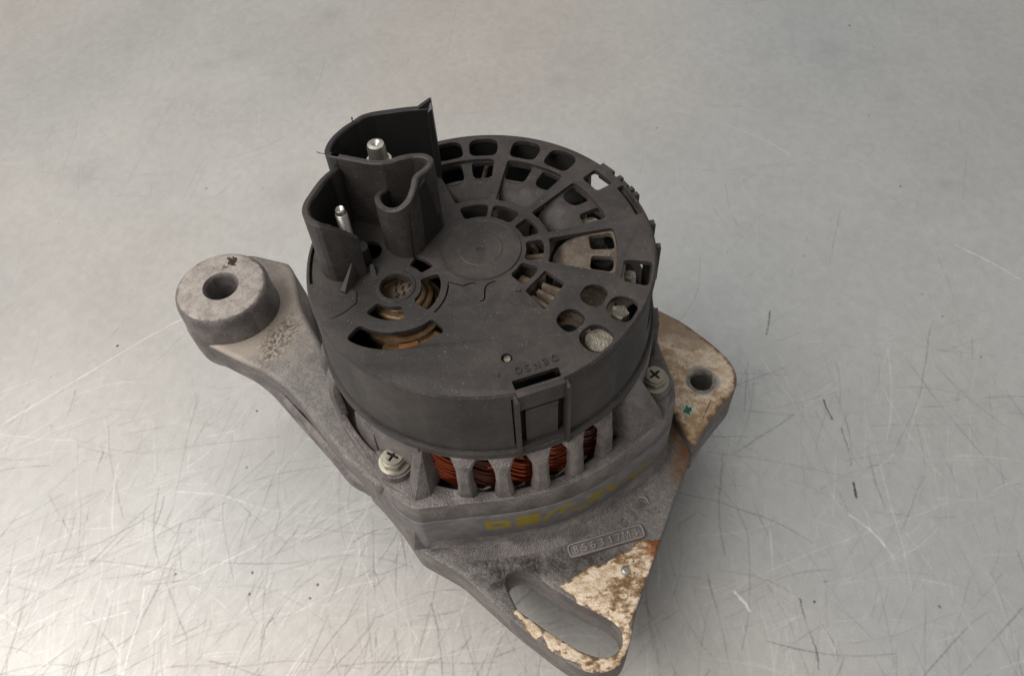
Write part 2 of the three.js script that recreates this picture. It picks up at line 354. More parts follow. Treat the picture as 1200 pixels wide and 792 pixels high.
// ---- rear cover
const TOP = 150, PL = 147.8;                                               // face of the cover and underside of its plate
const BC = pol(33, 154);                                                   // centre of the brush holder's round boss
const holes = [];
for (const a of [-101.6, -86.8, -69.2, -53.4]) holes.push(sectorHole(49.4, 59.2, a - 5.9, a + 5.9, 5.2, 0, 0, 2.6));
holes.push(sectorHole(51.0, 58.0, -39.2, -29.6, 1.4));
holes.push(sectorHole(57.9, 60.6, -26.5, -11.5, 0.5));
for (const [a0, a1] of [[-109.5, -81.5], [-75, -46.6]]) holes.push(sectorHole(25.2, 47.3, a0, a1, 1.8));
holes.push(sectorHole(25.2, 47.3, -40.3, -13.5, 1.6));
holes.push(sectorHole(24.6, 48.0, -7, 18.8, 1.4));
for (const [a0, a1] of [[-108.8, -80.4], [-75.4, -47.6], [-38.8, -15.6], [-7.3, 21.3]]) holes.push(sectorHole(16.2, 22.4, a0, a1, 2.0));
holes.push(sectorHole(50.4, 60.2, 11, 21.6, 2.8));
holes.push(sectorHole(15.9, 22.4, 27.6, 52, 2.2));
holes.push(roundPoly([pol(24.9, 54.6), pol(24.9, 28.4), pol(33.4, 33), pol(35.3, 54.8)], 0.8));
for (const [a, r, k] of [[33.2, 44.6, 4.3], [34.0, 55.4, 4.9], [50.2, 44.4, 4.2], [49.6, 55.4, 5.0]]) holes.push(sectorHole(r - k, r + k, a - k * 1.05 / r / D, a + k * 1.05 / r / D, k * 0.95));
const rndHole = circ(5.6, BC[0], BC[1], 32); holes.push(rndHole);
holes.push(sectorHole(8.6, 14.2, 76, 134, 1.8, ...BC));
holes.push(sectorHole(8.8, 15.4, -18, 46, 1.8, ...BC));
holes.push(sectorHole(10.4, 15.2, -64, -33, 1.0, ...BC));
holes.push(sectorHole(19.4, 26.2, 50, 128, 2.8, ...BC));
holes.push(circ(1.8, ...pol(47.8, 82), 20));
holes.push(roundPoly([pol(57.0, 82.2), pol(57.0, 66.6), pol(60.3, 67.2), pol(60.3, 81.8)], 0.3));
holes.push(circ(4.4, -39.6, -3.4, 20));                                    // round the small stud
holes.push(sectorHole(59.6, 60.5, 170, 196, 0.3));                         // slit beside the terminal shroud
function slit(path, w) {                                                    // narrow groove cut along a plan line
  const c = path.map(([x, z]) => new THREE.Vector3(x, 0, z)), L = [], Rr = [];
  c.forEach((p, i) => { const a = c[Math.max(0, i - 1)], b = c[Math.min(c.length - 1, i + 1)], t = new THREE.Vector2(b.x - a.x, b.z - a.z).normalize(); L.push([p.x - t.y * w / 2, p.z + t.x * w / 2]); Rr.push([p.x + t.y * w / 2, p.z - t.x * w / 2]); });
  return L.concat(Rr.reverse());
}
{
  const g1 = []; for (let a = 43; a >= -2; a -= 5) { const p = pol(18.0, a); g1.push([BC[0] + p[0], BC[1] + p[1]]); }
  holes.push(slit([...g1, pol(17.4, 112), pol(15.7, 105), pol(15.5, 99)], 0.4));
  holes.push(slit([pol(23.4, 93), pol(23.2, 90.4), pol(22.4, 88.6), pol(18.4, 87.6), pol(16.9, 85.6), pol(16.0, 81.5), pol(15.6, 73)], 0.36));
  holes.push(slit([pol(23.2, 60.5), pol(24.1, 58.4), pol(23.5, 56.8)], 0.3));
}
for (let i = 0; i < holes.length; i++) if (area2(holes[i]) > 0) holes[i].reverse();
const cover = part('rear_cover', [slab(circ(61.3, 0, 0, 144), PL, TOP, 0.35, holes, 2)], M.plastic, alt, { label: 'dusty grey black plastic cover pierced with rounded vents' });

// side wall in bands: [a0, a1, y0, y1]
const WALL = [];
for (const [a0, a1] of [[24, 66], [83.5, 316], [-30, -21], [-5, 8]]) WALL.push([a0, a1, 117, PL]);
WALL.push([-44, -30, 117, 124], [-21, -5, 129, PL], [8, 24, 117, 128]);
WALL.push([66, 83.5, 117, 119.5]);
const wallGeo = WALL.map(([a0, a1, y0, y1]) => {
  const step = 2.5, n = Math.max(2, Math.ceil((a1 - a0) / step)), sec = [];
  for (let i = 0; i <= n; i++) { const a = lerp(a0, a1, i / n), t = (y) => 62.5 - 0.7 * (y - 117) / 30; sec.push([[...ring(t(y0), a, y0)], [...ring(t(y1), a, y1)], [...ring(t(y1) - 2, a, y1)], [...ring(t(y0) - 2, a, y0)]]); }
  return loft(sec);
});
function ring(r, a, y) { const p = pol(r, a); return [p[0], y, p[1]]; }
part('cover_wall', [...wallGeo], M.plastic, cover);
part('wall_shade_liner', [loft(Array.from({ length: 91 }, (_, i) => { const a = lerp(24, 316, i / 90); return [ring(60.3, a, 117), ring(59.7, a, PL - 0.3), ring(59.3, a, PL - 0.3), ring(59.9, a, 117)]; }))], M.black, cover);  // added liner, its near-black colour paints the shade behind the vents
part('cover_shoulder', [lathe([[60.6, 147.2], [61.9, 147.2], [62.0, 148.3], [61.8, 149.1], [61.3, 149.7], [60.75, 149.9], [60.75, 147.2]], 0, 0, 144)], M.plastic, cover);
part('cover_rim', [lathe([[60, 113.6], [63.4, 113.6], [63.9, 114.0], [63.9, 116.6], [63.4, 117.1], [60, 117.1], [60, 113.6]], 0, 0, 144)], M.plastic, cover);
// nubs and broken snap feet round the right rim
part('rim_lug', [-31, -24.5, -21.5].map((a) => polarBox(a, 61, 63.9, -1.1, 1.1, 140, 149.2, 0.5)).concat([polarBox(-8, 61, 64.0, -1.3, 1.3, 132, 148.4, 0.5), polarBox(2, 61, 63.8, -1.1, 1.1, 130, 148, 0.5), polarBox(-37, 61, 63.2, -3.2, 3.2, 143, 149.6, 0.4), polarBox(-27.4, 61, 63.0, -1.6, 1.6, 143, 149.4, 0.4)]), M.plastic, cover);

// raised field under the small shroud
{
  const bossArc = []; for (let a = 150; a >= -6; a -= 6) { const p = pol(18.9, a); bossArc.push([BC[0] + p[0], BC[1] + p[1]]); }
  // field at the left below the small shroud
  const left = [...Array.from({ length: 12 }, (_, i) => pol(59.2, lerp(155, 181, i / 11))), pol(54, 181), pol(50, 172), pol(45.8, 160), pol(47.5, 154.5), pol(53, 152.5), pol(57.5, 152.6)];
  part('raised_field', [slab(roundPoly(left, 0.3), TOP - 0.3, TOP + 0.5, 0.2, [], 1)], M.plastic, cover);
}
// hub: flat disc with a ring and a small dimple
part('hub_disc', [lathe([[0, TOP - 0.2], [0.9, TOP - 0.2], [1.3, TOP + 0.5], [1.8, TOP + 0.35], [6.6, TOP + 0.35], [7.0, TOP + 0.6], [7.6, TOP + 0.6], [8.0, TOP + 0.3], [13.4, TOP + 0.3], [13.7, TOP + 0.55], [14.2, TOP + 0.55], [14.5, TOP - 0.1]], 0, 0, 72)], M.plastic, cover);
// ring steps round the brush boss window
part('boss_ring', [lathe([[5.5, TOP - 0.2], [5.7, TOP + 0.5], [6.6, TOP + 0.5], [7.0, TOP - 0.1]], BC[0], BC[1], 40)], M.plastic, cover);
// sloping dishes between the spokes, cut back where the inner vents open
for (const [a0, a1, c] of [
  [-110, -81, [[-103.3, 42.3, 5.6, 4.9], [-86.6, 42.6, 5.4, 4.6]]], [-75.6, -46, [[-68.6, 42.6, 5.5, 4.9], [-51.8, 43.1, 4.9, 4.0]]],
  [-41, -13, [[-34.0, 43.8, 5.2, 3.5], [-17.4, 44, 4.6, 4.2]]], [-8, 19, [[-1.2, 43.6, 4.4, 4.2], [12.4, 43.4, 4.0, 3.8]]]]) {
  const mat = a0 === -8 ? M.dusty : M.plastic, sec = [], n = 24, prof = [[25.7, 135], [26.4, 139.6], [28.2, 143.6], [31, 146.3], [34, 147.8], [37.2, 148.35], [38, 148.4]];
  for (let i = 0; i <= n; i++) { const a = lerp(a0, a1, i / n); sec.push(prof.map(([r, y]) => ring(r, a, y)).concat(prof.slice().reverse().map(([r, y]) => ring(r, a, y - 1.6)))); }
  const d = part('dish', [loft(sec)], mat, cover);
  const vents = c.map(([a, r, ha, hr]) => sectorHole(r - hr - 0.6, r + hr - 0.2, a - ha - 0.4, a + ha + 0.4, 2.6, 0, 0, 4.2)).map((h) => (area2(h) > 0 ? h.reverse() : h));
  part('vent_band', [slab(sectorPts(37.4, 48.6, a0 - 1, a1 + 1, 2), 146.4, 148.5, 0.3, vents)], mat, d);
}

// embossed maker's word, upside down for the viewer, on an arc by the clip slot
{
  const gs = []; const word = 'DENSO';
  [...word].forEach((ch, i) => { const a = lerp(66.2, 79.4, i / 4); const g = letterGeo(ch, 2.5, 0.5); g.rotateY(Math.PI); g.rotateY((90 - a) * D); const p = pol(53.6, a); g.translate(p[0], TOP - 0.05, p[1]); gs.push(g); });
  const bar = tube([[...[pol(52.2, 86.4)[0], TOP + 0.1, pol(52.2, 86.4)[1]]], [pol(53.6, 86.0)[0], TOP + 0.1, pol(53.6, 86.0)[1]], [pol(55, 86.6)[0], TOP + 0.1, pol(55, 86.6)[1]]], 0.22, 8, 5);
  part('raised_lettering', [...gs, bar], M.plastic, cover, { label: 'raised word DENSO, upside down' });
}
// snap clip at the front
{
  const A = 74.4, gs = [];
  gs.push(polarBox(A, 60.6, 64.4, -9.2, -8.0, 113.8, 149, 0.3), polarBox(A, 60.6, 64.4, 8.0, 9.2, 113.8, 149, 0.3));
  gs.push(polarBox(A, 60.4, 62.8, -8.0, 8.0, 141.5, 149.8, 0.3));
  part('clip_frame', gs, M.plastic, cover);
  const tg = [polarBox(A, 60.2, 62.0, -5.6, 5.6, 118, 141.5, 0.2), polarBox(A, 61.9, 62.6, -5.6, 5.6, 138.6, 140.2, 0.2), polarBox(A, 60.2, 63.2, -8.0, 8.0, 114, 119, 0.3)];
  part('clip_tongue', tg, M.plastic, cover);
}

// ---- terminal shroud: walls rising from the cover
{
  const W = 2.2, y0 = TOP - 0.4;
  const back = [[-15.5, -42.4, 180], [-22.5, -42.3, 180], [-28.9, -41.7, 180], [-34.6, -41.0, 180], [-38.5, -39.6, 180], [-40.8, -37.9, 179.6], [-44.2, -34.4, 179.8], [-47.5, -29.5, 180], [-49.0, -25.5, 180], [-49.3, -22.6, 180], [-48.9, -21.5, 180], [-47.8, -20.8, 180], [-45.3, -19.9, 180], [-39.3, -17.6, 180], [-33.5, -15.6, 180], [-28.1, -15.4, 180], [-25.1, -16.6, 180], [-19.8, -17.5, 180], [-16.2, -16.9, 180], [-14.2, -14.8, 180], [-14.5, -12.4, 180], [-16.3, -10.4, 179.6], [-19.0, -8.2, 179], [-20.2, -4.4, 177.5], [-22.2, -0.9, 175.5], [-25.7, 0.7, 173.6], [-29.7, -0.9, 172.2], [-32.8, -5.6, 171.2], [-33.1, -10.4, 170], [-31.2, -14.2, 168.6]];
  const corner = hull([[-15.9, y0, -43.4], [-13.3, y0, -43.4], [-13.3, y0, -38.4], [-15.2, y0, -38.4], [-15.9, 180, -43.4], [-13.5, 183.4, -43.2], [-13.5, 181.0, -39.6], [-15.0, 180, -39.0]]);
  const tipL = hull([[-18.5, 178, -43.3], [-18.5, 180.1, -43.3], [-18.5, 180.1, -41.5], [-18.5, 178, -41.5], [-14, 183.2, -43.3], [-14, 183.2, -41.6], [-14, 178, -43.3], [-14, 178, -41.5]]);
  const skin = wallStrip([[-15.4, -11.4, 178], [-14.1, -11.2, 178.6], [-13.6, -12.2, 179.6], [-14.2, -14.6, 179.8]], 1.4, y0);
  const sh = part('terminal_shroud', [wallStrip(back.slice(11), W, y0)], M.plastic, cover, { label: 'tall open walls shielding the large threaded terminal' });
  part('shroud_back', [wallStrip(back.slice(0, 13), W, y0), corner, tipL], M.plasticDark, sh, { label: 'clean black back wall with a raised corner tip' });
  // plane flank closing the channel side down to the hub
  part('shroud_flank', [loft([[[-13.4, y0, -11.6], [-13.7, 178.4, -12.6], [-15.6, 178.4, -12.0], [-15.4, y0, -10.8]], [[-18.3, y0, -4.7], [-18.0, 175.5, -6.4], [-20, 175.5, -6.0], [-21, y0, -4.0]], [[-23.9, y0, 1.9], [-22.4, 171.5, 0.9], [-24.2, 171.5, 0.3], [-26.0, y0, 0.4]]])], M.plasticDark, cover);  // cleaner plastic, with the shade of this side put into its dark colour
  const small = [[-46.9, -19.2, 175.6], [-48.0, -15.6, 177.2], [-50.6, -10.8, 178], [-53.3, -4.9, 178], [-55.0, -0.2, 178], [-55.0, 3.8, 178], [-53.3, 7.4, 178], [-50.3, 9.4, 177.6], [-46.8, 9.4, 176], [-44.8, 8.7, 174], [-43.1, 8.1, 172], [-41.2, 7.3, 169.4], [-40.4, 6.6, 167]];
  part('terminal_shroud', [wallStrip(small, W, y0)], M.plastic, cover, { label: 'lower curved wall round the small threaded terminal' });
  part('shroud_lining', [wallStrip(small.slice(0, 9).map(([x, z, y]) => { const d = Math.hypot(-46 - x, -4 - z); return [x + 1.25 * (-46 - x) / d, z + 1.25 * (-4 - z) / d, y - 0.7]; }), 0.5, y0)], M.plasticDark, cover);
  part('gusset', [hull([[-41.0, y0, 5.6], [-42.6, y0, 7.2], [-41.0, 160, 5.8], [-42.4, 160, 7.4], [-48.4, y0, 15.6], [-46.6, y0, 16.6], [-48.4, 151.6, 15.6], [-46.8, 151.6, 16.4]]), hull([[-39.4, y0, 6.0], [-36.6, y0, 4.8], [-38.6, y0, 10.6], [-36.4, y0, 9.6], [-38.4, 153.4, 6.6], [-37.2, 153.4, 6.2]])], M.plastic, cover);
  for (const f of [tube([[-49.8, 179.6, -21.6], [-51.4, 180.4, -21.2], [-52.4, 181.6, -20.6]], 0.16, 6, 4), tube([[-41.6, 180, -38.6], [-41.8, 181.2, -38.4], [-41.5, 178, -37.0]], 0.2, 6, 4), tube([[-11.4, 180, -42], [-10.9, 179.4, -41.6]], 0.15, 4, 4)].slice(0, 2)) part('mould_flash', [f], M.plastic, cover);
}

// ---- terminals
function stud(x, z, tip, r, flangeR, flangeY, pitch, parent) {
  const pr = [[0, tip - 0.9], [r * 0.35, tip - 0.5], [r * 0.66, tip], [r * 0.78, tip - 0.35], [r * 0.84, tip - 2.2 * r / 2.5]];
  let y = tip - 2.4 * r / 2.5;
  pr.push([r * 0.86, y]);
  while (y > 147) { pr.push([r, y - pitch * 0.35], [r, y - pitch * 0.55], [r * 0.84, y - pitch * 0.95]); y -= pitch; }
  const t = part('terminal_stud', [lathe(pr.reverse(), x, z, 28)], M.brightSteel, parent);
  part('stud_collar', [lathe([[r * 0.9, flangeY - 6], [flangeR, flangeY - 6], [flangeR, flangeY - 0.8], [flangeR - 0.6, flangeY], [r * 0.9, flangeY]], x, z, 28)], M.steel, t);
  return t;
}
{
  const pr = [[4.3, 147], [4.3, 169.6], [4.0, 170.1], [3.6, 170.4], [3.6, 171.6], [3.35, 172.2], [3.3, 176.6], [2.9, 178], [1.7, 178.4], [0, 177.2]];
  const t = part('terminal_stud', [lathe(pr, -33.4, -26.8, 36)], M.brightSteel, alt, { label: 'thick threaded terminal stud with a bright blunt tip' });
  part('stud_collar', [lathe([[3.4, 169.4], [4.75, 169.4], [4.75, 170.6], [4.5, 171.0], [3.4, 171.2]], -33.4, -26.8, 36)], M.brightSteel, t);
  const s2 = stud(-45.2, -1.6, 173, 2.1, 3.4, 158, 0.95, alt); s2.userData.label = 'thin threaded terminal stud in the lower shroud';
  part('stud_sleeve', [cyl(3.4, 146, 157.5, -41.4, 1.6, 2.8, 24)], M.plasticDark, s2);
}

// ---- inside the cover: rectifier plates, diodes, brush holder, windings
const rect = part('rectifier', [slab(sectorPts(27, 49, -118, 62), 131, 133, 0.2), polarBox(5, 46, 52, -9, 9, 134, 137, 0.3)], M.fin, alt, { label: 'dusty brown aluminium rectifier plate under the vents' });
part('peg', [cyl(1.3, 138, 148.4, pol(47.8, 82)[0], pol(47.8, 82)[1] - 0.6, 1.2, 16)], M.lumps, cover);
for (const [r, h, ...q] of [[4.2, 140.5, 43.6, 0], [5, 139, 50, -45], [4.6, 140, 43, 50]]) part('diode', [cyl(r, 131, h, ...pol(...q))], M.black, rect);
part('solder_joint', [cyl(4.8, 133, 144.2, ...pol(42.6, -18), 4.2, 14), cyl(2.0, 133, 145.4, ...pol(45.6, -16.2), 1.7, 12), cyl(5.2, 131, 145, ...pol(54.4, 46.6), 4.6, 18), cyl(4.0, 130, 144, ...pol(53.6, 31), 3.2, 5), cyl(2.6, 130, 144, ...pol(53, 12.6), 2.2, 6), cyl(3.6, 130, 139, ...pol(51.6, 14), 3.2, 5)], M.lumps, rect);
{
  const bits = [];
  for (const [r, a, h, w] of [[43, -101, 141, 0.8], [44.6, -84, 142, 0.9], [42, -51, 142, 1.4], [43.4, -34, 142, 1.2], [41.5, -37, 141.5, 1.0], [53, -85, 142, 0.9], [57, -50, 143, 0.7], [44, 36, 140, 1.8], [20, 0, 138, 1.5], [20, 40, 140, 1.8], [30, 36, 139, 1.6], [30, 48, 138, 1.4], [46, 50, 137, 1.1], [20, -28, 140, 1.4], [19, -60, 140, 1.2], [19, -93, 140, 1.2]]) bits.push(tube([[...[pol(r - 2, a - 3)[0], h - 6, pol(r - 2, a - 3)[1]]], [pol(r, a)[0], h, pol(r, a)[1]], [pol(r + 2, a + 5)[0], h - 3, pol(r + 2, a + 5)[1]]], w, 8, 7));
  part('lead_wire', bits, M.fin, rect);
  const fins = [];
  for (const a of [30, 38, 46]) fins.push(polarBox(a, 24, 34, -0.8, 0.8, 132, 143, 0.2));
  for (const a of [-4, 3, 10]) fins.push(polarBox(a, 15, 23, -0.9, 0.9, 132, 143, 0.2));
  for (const a of [35, 44]) fins.push(polarBox(a, 16, 22, -1.4, 1.4, 132, 144, 0.2));
  part('cooling_fin', fins, M.fin, rect);
}
const brush = part('brush_holder', [slab(circ(10, BC[0], BC[1] - 3, 36), 138, 143, 0.3), cyl(12, 128, 136, ...BC, 12, 48)], M.fin, alt, { label: 'tan brush holder seen through the round boss window' });
part('spring_coil', [7.4, 9.8].map((r, k) => { const g = new THREE.TorusGeometry(r, 1.2, 10, 48); g.rotateX(Math.PI / 2); g.translate(BC[0] + 1, 143.4 - k * 1.0, BC[1] - 2); return g; }), M.brass, brush);
part('slip_ring_shell', [lathe([[12.2, 120], [13.4, 120], [13.4, 140.2], [12.9, 140.8], [12.2, 140.2]], BC[0], BC[1], 60), lathe([[13.4, 136], [15.4, 136], [15.4, 138.6], [13.4, 139]], BC[0], BC[1], 60)], M.brass, brush);
part('resin_patch', [slab(sectorPts(15.6, 20.6, 68, 92).map(([x, z]) => [x + BC[0], z + BC[1]]), 135, 138.2, 0.3)], M.rustPlastic, brush);
part('shell_floor', [slab(sectorPts(13, 24, 40, 112).map(([x, z]) => [x + BC[0], z + BC[1]]), 133, 137.2, 0.3)], M.brass, brush);
{ // printed code on the brush holder, seen through the round window
  const gs = []; ['17PC', 'LS74', '2531'].forEach((row, j) => [...row].forEach((ch, i) => { const g = letterGeo(ch, 1.8, 0.25, fontB); g.rotateY(-18 * D); g.translate(BC[0] + 2.0 - 3.3 + i * 2.1 + j * 0.4, 143, BC[1] - 7.0 + j * 2.6 - i * 0.7); gs.push(g); }));
  part('stamped_code', gs, M.black, brush);
}
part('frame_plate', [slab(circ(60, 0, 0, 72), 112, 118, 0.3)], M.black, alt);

// ---- windings
{
  const core = part('stator_core', [lathe([[50, 60], [63.8, 60], [63.8, 77], [50, 77]], 0, 0, 96)], M.rubber, alt);
  const hold = part('stator_winding', [lathe([[48, 77], [57, 77], [57.4, 108], [48, 110]], 0, 0, 96)], M.copperDark, alt, { label: 'red brown enamelled copper winding behind the housing bars' });
  const A0 = 49, A1 = 115, n = 11;
  for (let k = 0; k < n; k++) {
    const gs = [], a = lerp(A0, A1, k / (n - 1)), lean = k % 2 ? 1 : -1, slope = rr(-2.5, 2.5);
    for (let i = 0; i < 9; i++) {
      const y = 88 + i * 2.2, r = 58.6 + rr(-0.3, 1.1) + (k % 2) * 0.9, pts = [];
      for (let j = 0; j <= 4; j++) { const t = j / 4 - 0.5, aa = a + t * 10.5; const p = pol(r + 1.0 - 4.0 * t * t, aa); pts.push([p[0], y + lean * t * 7 + slope * t + rr(-0.25, 0.25), p[1]]); }
      gs.push(tube(pts, 0.72, 8, 6));
    }
    part('wire_bundle', gs, k % 3 === 1 ? M.copperDark : M.copper, hold);
  }
  const gs = []; for (const a of [96, 84, 69, 60]) { const p = (t) => pol(61.6, a + t); gs.push(tube([[p(-3)[0], 88, p(-3)[1]], [p(0)[0], 85.6, p(0)[1]], [p(3.4)[0], 86.6, p(3.4)[1]]], 0.5, 8, 6)); }
  part('tie_cord', gs, M.lumps, hold);
}

// ---- die cast housing
const WP = [[114.4, 76], [110, 73.6], [105, 71.4], [100, 69.8], [94.7, 68.9], [83, 68.2], [71.5, 68.8], [61, 69.6], [51.4, 70.9], [42.6, 72.6], [35, 75.2], [30, 77], [25, 77.4], [18, 75.2], [12, 72], [4, 69], [-6, 68], [-30, 68], [-60, 68], [-90, 68], [-120, 68], [-140, 68], [-160, 67.6], [-180, 67.4], [-205, 67.4], [-216, 67.6], [-228, 70], [-238, 74.6]];
const wallPlan = (() => { const c = new THREE.CatmullRomCurve3(WP.map(([a, r]) => pol(r, a)).map(([x, z]) => new THREE.Vector3(x, 0, z)), true, 'centripetal'); return c.getPoints(150).slice(0, -1).map((p) => [p.x, p.z]); })();
const grow = (pts, d) => pts.map(([x, z]) => { const r = Math.hypot(x, z); return [x * (r + d) / r, z * (r + d) / r]; });
const Y = 53.5, YB = 35.5;
const inner = circ(64.2, 0, 0, 96).reverse();
const housing = part('housing', [slab(wallPlan, 77.6, 90, 0.9, [inner]), slab(circ(60, 0, 0, 72), 34, 60, 0.5), lathe([[30, 28], [48, 30], [60, 34.2], [30, 36]], 0, 0, 72)], M.cast, alt, { label: 'grey die cast aluminium housing with open cooling bars' });
part('housing_collar', [lathe([[58, 109], [61.6, 109], [62.4, 110.5], [62.4, 113.3], [58, 113.3], [58, 109]], 0, 0, 120)], M.cast, housing);
for (let k = 0; k < 30; k++) {
  const a = 100.2 - 12.05 * k; if (a < -226) break;
  const inBoss = (a > 12 && a < 44) ; if (inBoss || Math.abs(a + 230) < 18) continue;
  const w = 3.0, R0 = 63.2, er = pol(1, a), et = [-er[1], er[0]];
  const prof = [[66.9, 80], [67.2, 90], [67.4, 97], [67.2, 103], [66.6, 107], [65.6, 110.2], [63.9, 112.6], [61.6, 113.4]];
  const sec = prof.map(([r, y], i) => { const ww = w + (i < 2 ? 0.6 : i > 6 ? 3.0 : i > 5 ? 2.0 : i > 4 ? 0.6 : -0.3), inn = 63.4 - (i > 5 ? 2.6 : 0); return [[inn, -ww], [r - 1.2, -ww], [r, -ww + 1.2], [r, ww - 1.2], [r - 1.2, ww], [inn, ww]].map(([rr_, t]) => [er[0] * rr_ + et[0] * t, y, er[1] * rr_ + et[1] * t]); });
  part('cooling_bar', [loft(sec)], M.cast, housing, { crease: 50 });
}
// lower wall with faded yellow paint marks
{
  const c = document.createElement('canvas'); c.width = 2048; c.height = 512; const g = c.getContext('2d');
  const id = g.createImageData(2048, 512);
  for (let y = 0; y < 512; y++) for (let x = 0; x < 2048; x++) { const k = 112 + (fbm(x / 60, y / 60, 501, 5) - 0.5) * 34 + (hash(x >> 1, y >> 1, 3) - 0.5) * 16, i = (y * 2048 + x) * 4; id.data[i] = k; id.data[i + 1] = k - 3; id.data[i + 2] = k - 2; id.data[i + 3] = 255; }
  g.putImageData(id, 0, 0);
  // u runs over 30..118 degrees from right to left on the wall; v over 24 mm
  const U = (a) => (118 - a) / 88 * 2048, Vv = (y) => (78 - y) / 24.5 * 512;
  g.lineCap = 'round'; g.lineJoin = 'round';
  const pen = (pts, w, al) => { for (const [k, m] of [[1.5, 0.3], [1.1, 0.45], [0.7, 0.6]]) { g.strokeStyle = `rgba(150,128,16,${al * m * 1.2 + 0.06})`; g.lineWidth = w * k; g.beginPath(); pts.forEach(([a, y], i) => i ? g.lineTo(U(a), Vv(y)) : g.moveTo(U(a), Vv(y))); g.stroke(); } };
  pen([[94.6, 72.6], [88.6, 72.4], [88.4, 67.8], [94.4, 67.6], [94.6, 72.6]], 42, 0.62);
  pen([[84.6, 73], [79.4, 73.2], [79.2, 70.4], [84.4, 69.8], [84.6, 67.2], [79.2, 67.4], [79.2, 70.2]], 52, 0.66);
  pen([[76.4, 66.8], [73.8, 72.4]], 35, 0.5);
  pen([[72.4, 73.6], [67.6, 73.4], [70, 73.4], [70.6, 69]], 42, 0.45);
  pen([[66.4, 67.0], [62, 66.6]], 42, 0.5);
  pen([[60.4, 71.6], [56.8, 71.8], [60, 66.8], [55.8, 67.6]], 42, 0.5);
  pen([[54, 72], [51.8, 66.8], [50.6, 69]], 42, 0.52);
  pen([[46.4, 65.4], [43.6, 66.4], [41.4, 61.8]], 35, 0.5);
  pen([[40.4, 65.6], [36.4, 65.2], [39.4, 62.6]], 35, 0.4);
  for (let i = 0; i < 3600; i++) { const k = 110 + rr(-18, 22); g.fillStyle = `rgba(${k},${k - 3},${k - 3},${rr(0.25, 0.8)})`; g.fillRect(rnd() * 2048, rr(60, 440), rr(2, 9), rr(2, 5)); }
  const t = new THREE.CanvasTexture(c); t.colorSpace = THREE.SRGBColorSpace; t.wrapS = t.wrapT = THREE.MirroredRepeatWrapping;
  const geo = slab(grow(wallPlan, 0.4), Y - 1, 77.9, 0.7, [inner]);
  let q = geo.index ? geo.toNonIndexed() : geo; const p = q.attributes.position, uv = new Float32Array(p.count * 2);
  for (let i = 0; i < p.count; i += 3) {
    const base = Math.atan2(p.getZ(i), p.getX(i)) / D;
    for (let k = 0; k < 3; k++) { let a = Math.atan2(p.getZ(i + k), p.getX(i + k)) / D; if (a - base > 180) a -= 360; if (base - a > 180) a += 360; const r = Math.hypot(p.getX(i + k), p.getZ(i + k)); uv[(i + k) * 2] = (118 - a) / 88; uv[(i + k) * 2 + 1] = 1 - (78 - p.getY(i + k) + (r < 66 ? 30 : 0)) / 24.5; }
  }
  q.setAttribute('uv', new THREE.BufferAttribute(uv, 2));
  part('lower_wall', [q], std({ name: 'cast_wall_with_yellow_marks', map: t, roughness: 0.6, metalness: 0.35 }), housing, { keepUV: true, label: 'cast wall with faded yellow hand painted marks' });
}
// bolt bosses and webs
const BL = [-37.7, 52.2], BR = [62.4, 25.4];
const P3 = (r, a, y) => { const p = pol(r, a); return [p[0], y, p[1]]; };
part('bolt_boss', [cyl(7.2, 60, 95, ...BL, 6.8, 32), slab(sectorPts(57, 63.4, 115, 134), 80, 112.6, 0.8),
  hull([P3(59, 113.6, 111.4), P3(63.4, 114, 110.6), P3(63.4, 117, 110.6), P3(59, 118, 111.4), P3(69.6, 111.2, 88.8), P3(59, 110.6, 88.8), P3(73.4, 115, 88.8), P3(59, 119, 88.8), P3(68, 118.5, 94)]),
  hull([...ringAt(7.4, 91.4, ...BL), [-31, 90, 66.2], [-27, 88, 58], [-52, 84, 38], [-31, 54, 69.5], [-36, 54, 70], [-45, 54, 56], [-59, 54, 39], [-30, 54, 50]]),
  hull([[-53, 99.5, 32], [-48, 99.5, 39.5], [-45.4, 99.5, 42.6], [-42, 99.5, 40], [-46, 99.5, 28], [-57, 66, 32], [-52, 66, 42], [-46, 66, 46], [-40, 66, 40], [-44, 66, 28]])], M.cast, housing);
part('bolt_boss', [cyl(7.4, 60, 95, ...BR, 7.0, 32), slab(sectorPts(57, 64.2, 10, 41), 80, 112.6, 0.8),
  hull([P3(59, 42, 111.4), P3(64, 41, 110.6), P3(64, 31.5, 111), P3(59, 31, 111.4), P3(71, 43.6, 88.8), P3(59, 45, 88.8), P3(76.4, 31.6, 88.8), P3(59, 30, 88.8), P3(74, 31, 94)]),
  hull([...ringAt(7.6, 91.4, ...BR), P3(71, 43, 88.5), P3(76.6, 31, 88.5), P3(77, 25, 88.5), P3(74, 15, 88.5), P3(60, 40, 88), P3(74, 36, 54), P3(76.6, 28, 54), P3(74, 14, 54), P3(60, 30, 54)])], M.cast, housing);
part('housing_pillar', [slab(sectorPts(60, 66.4, 2.0, 8.4), 86, 112.4, 0.8)], M.cast, housing);

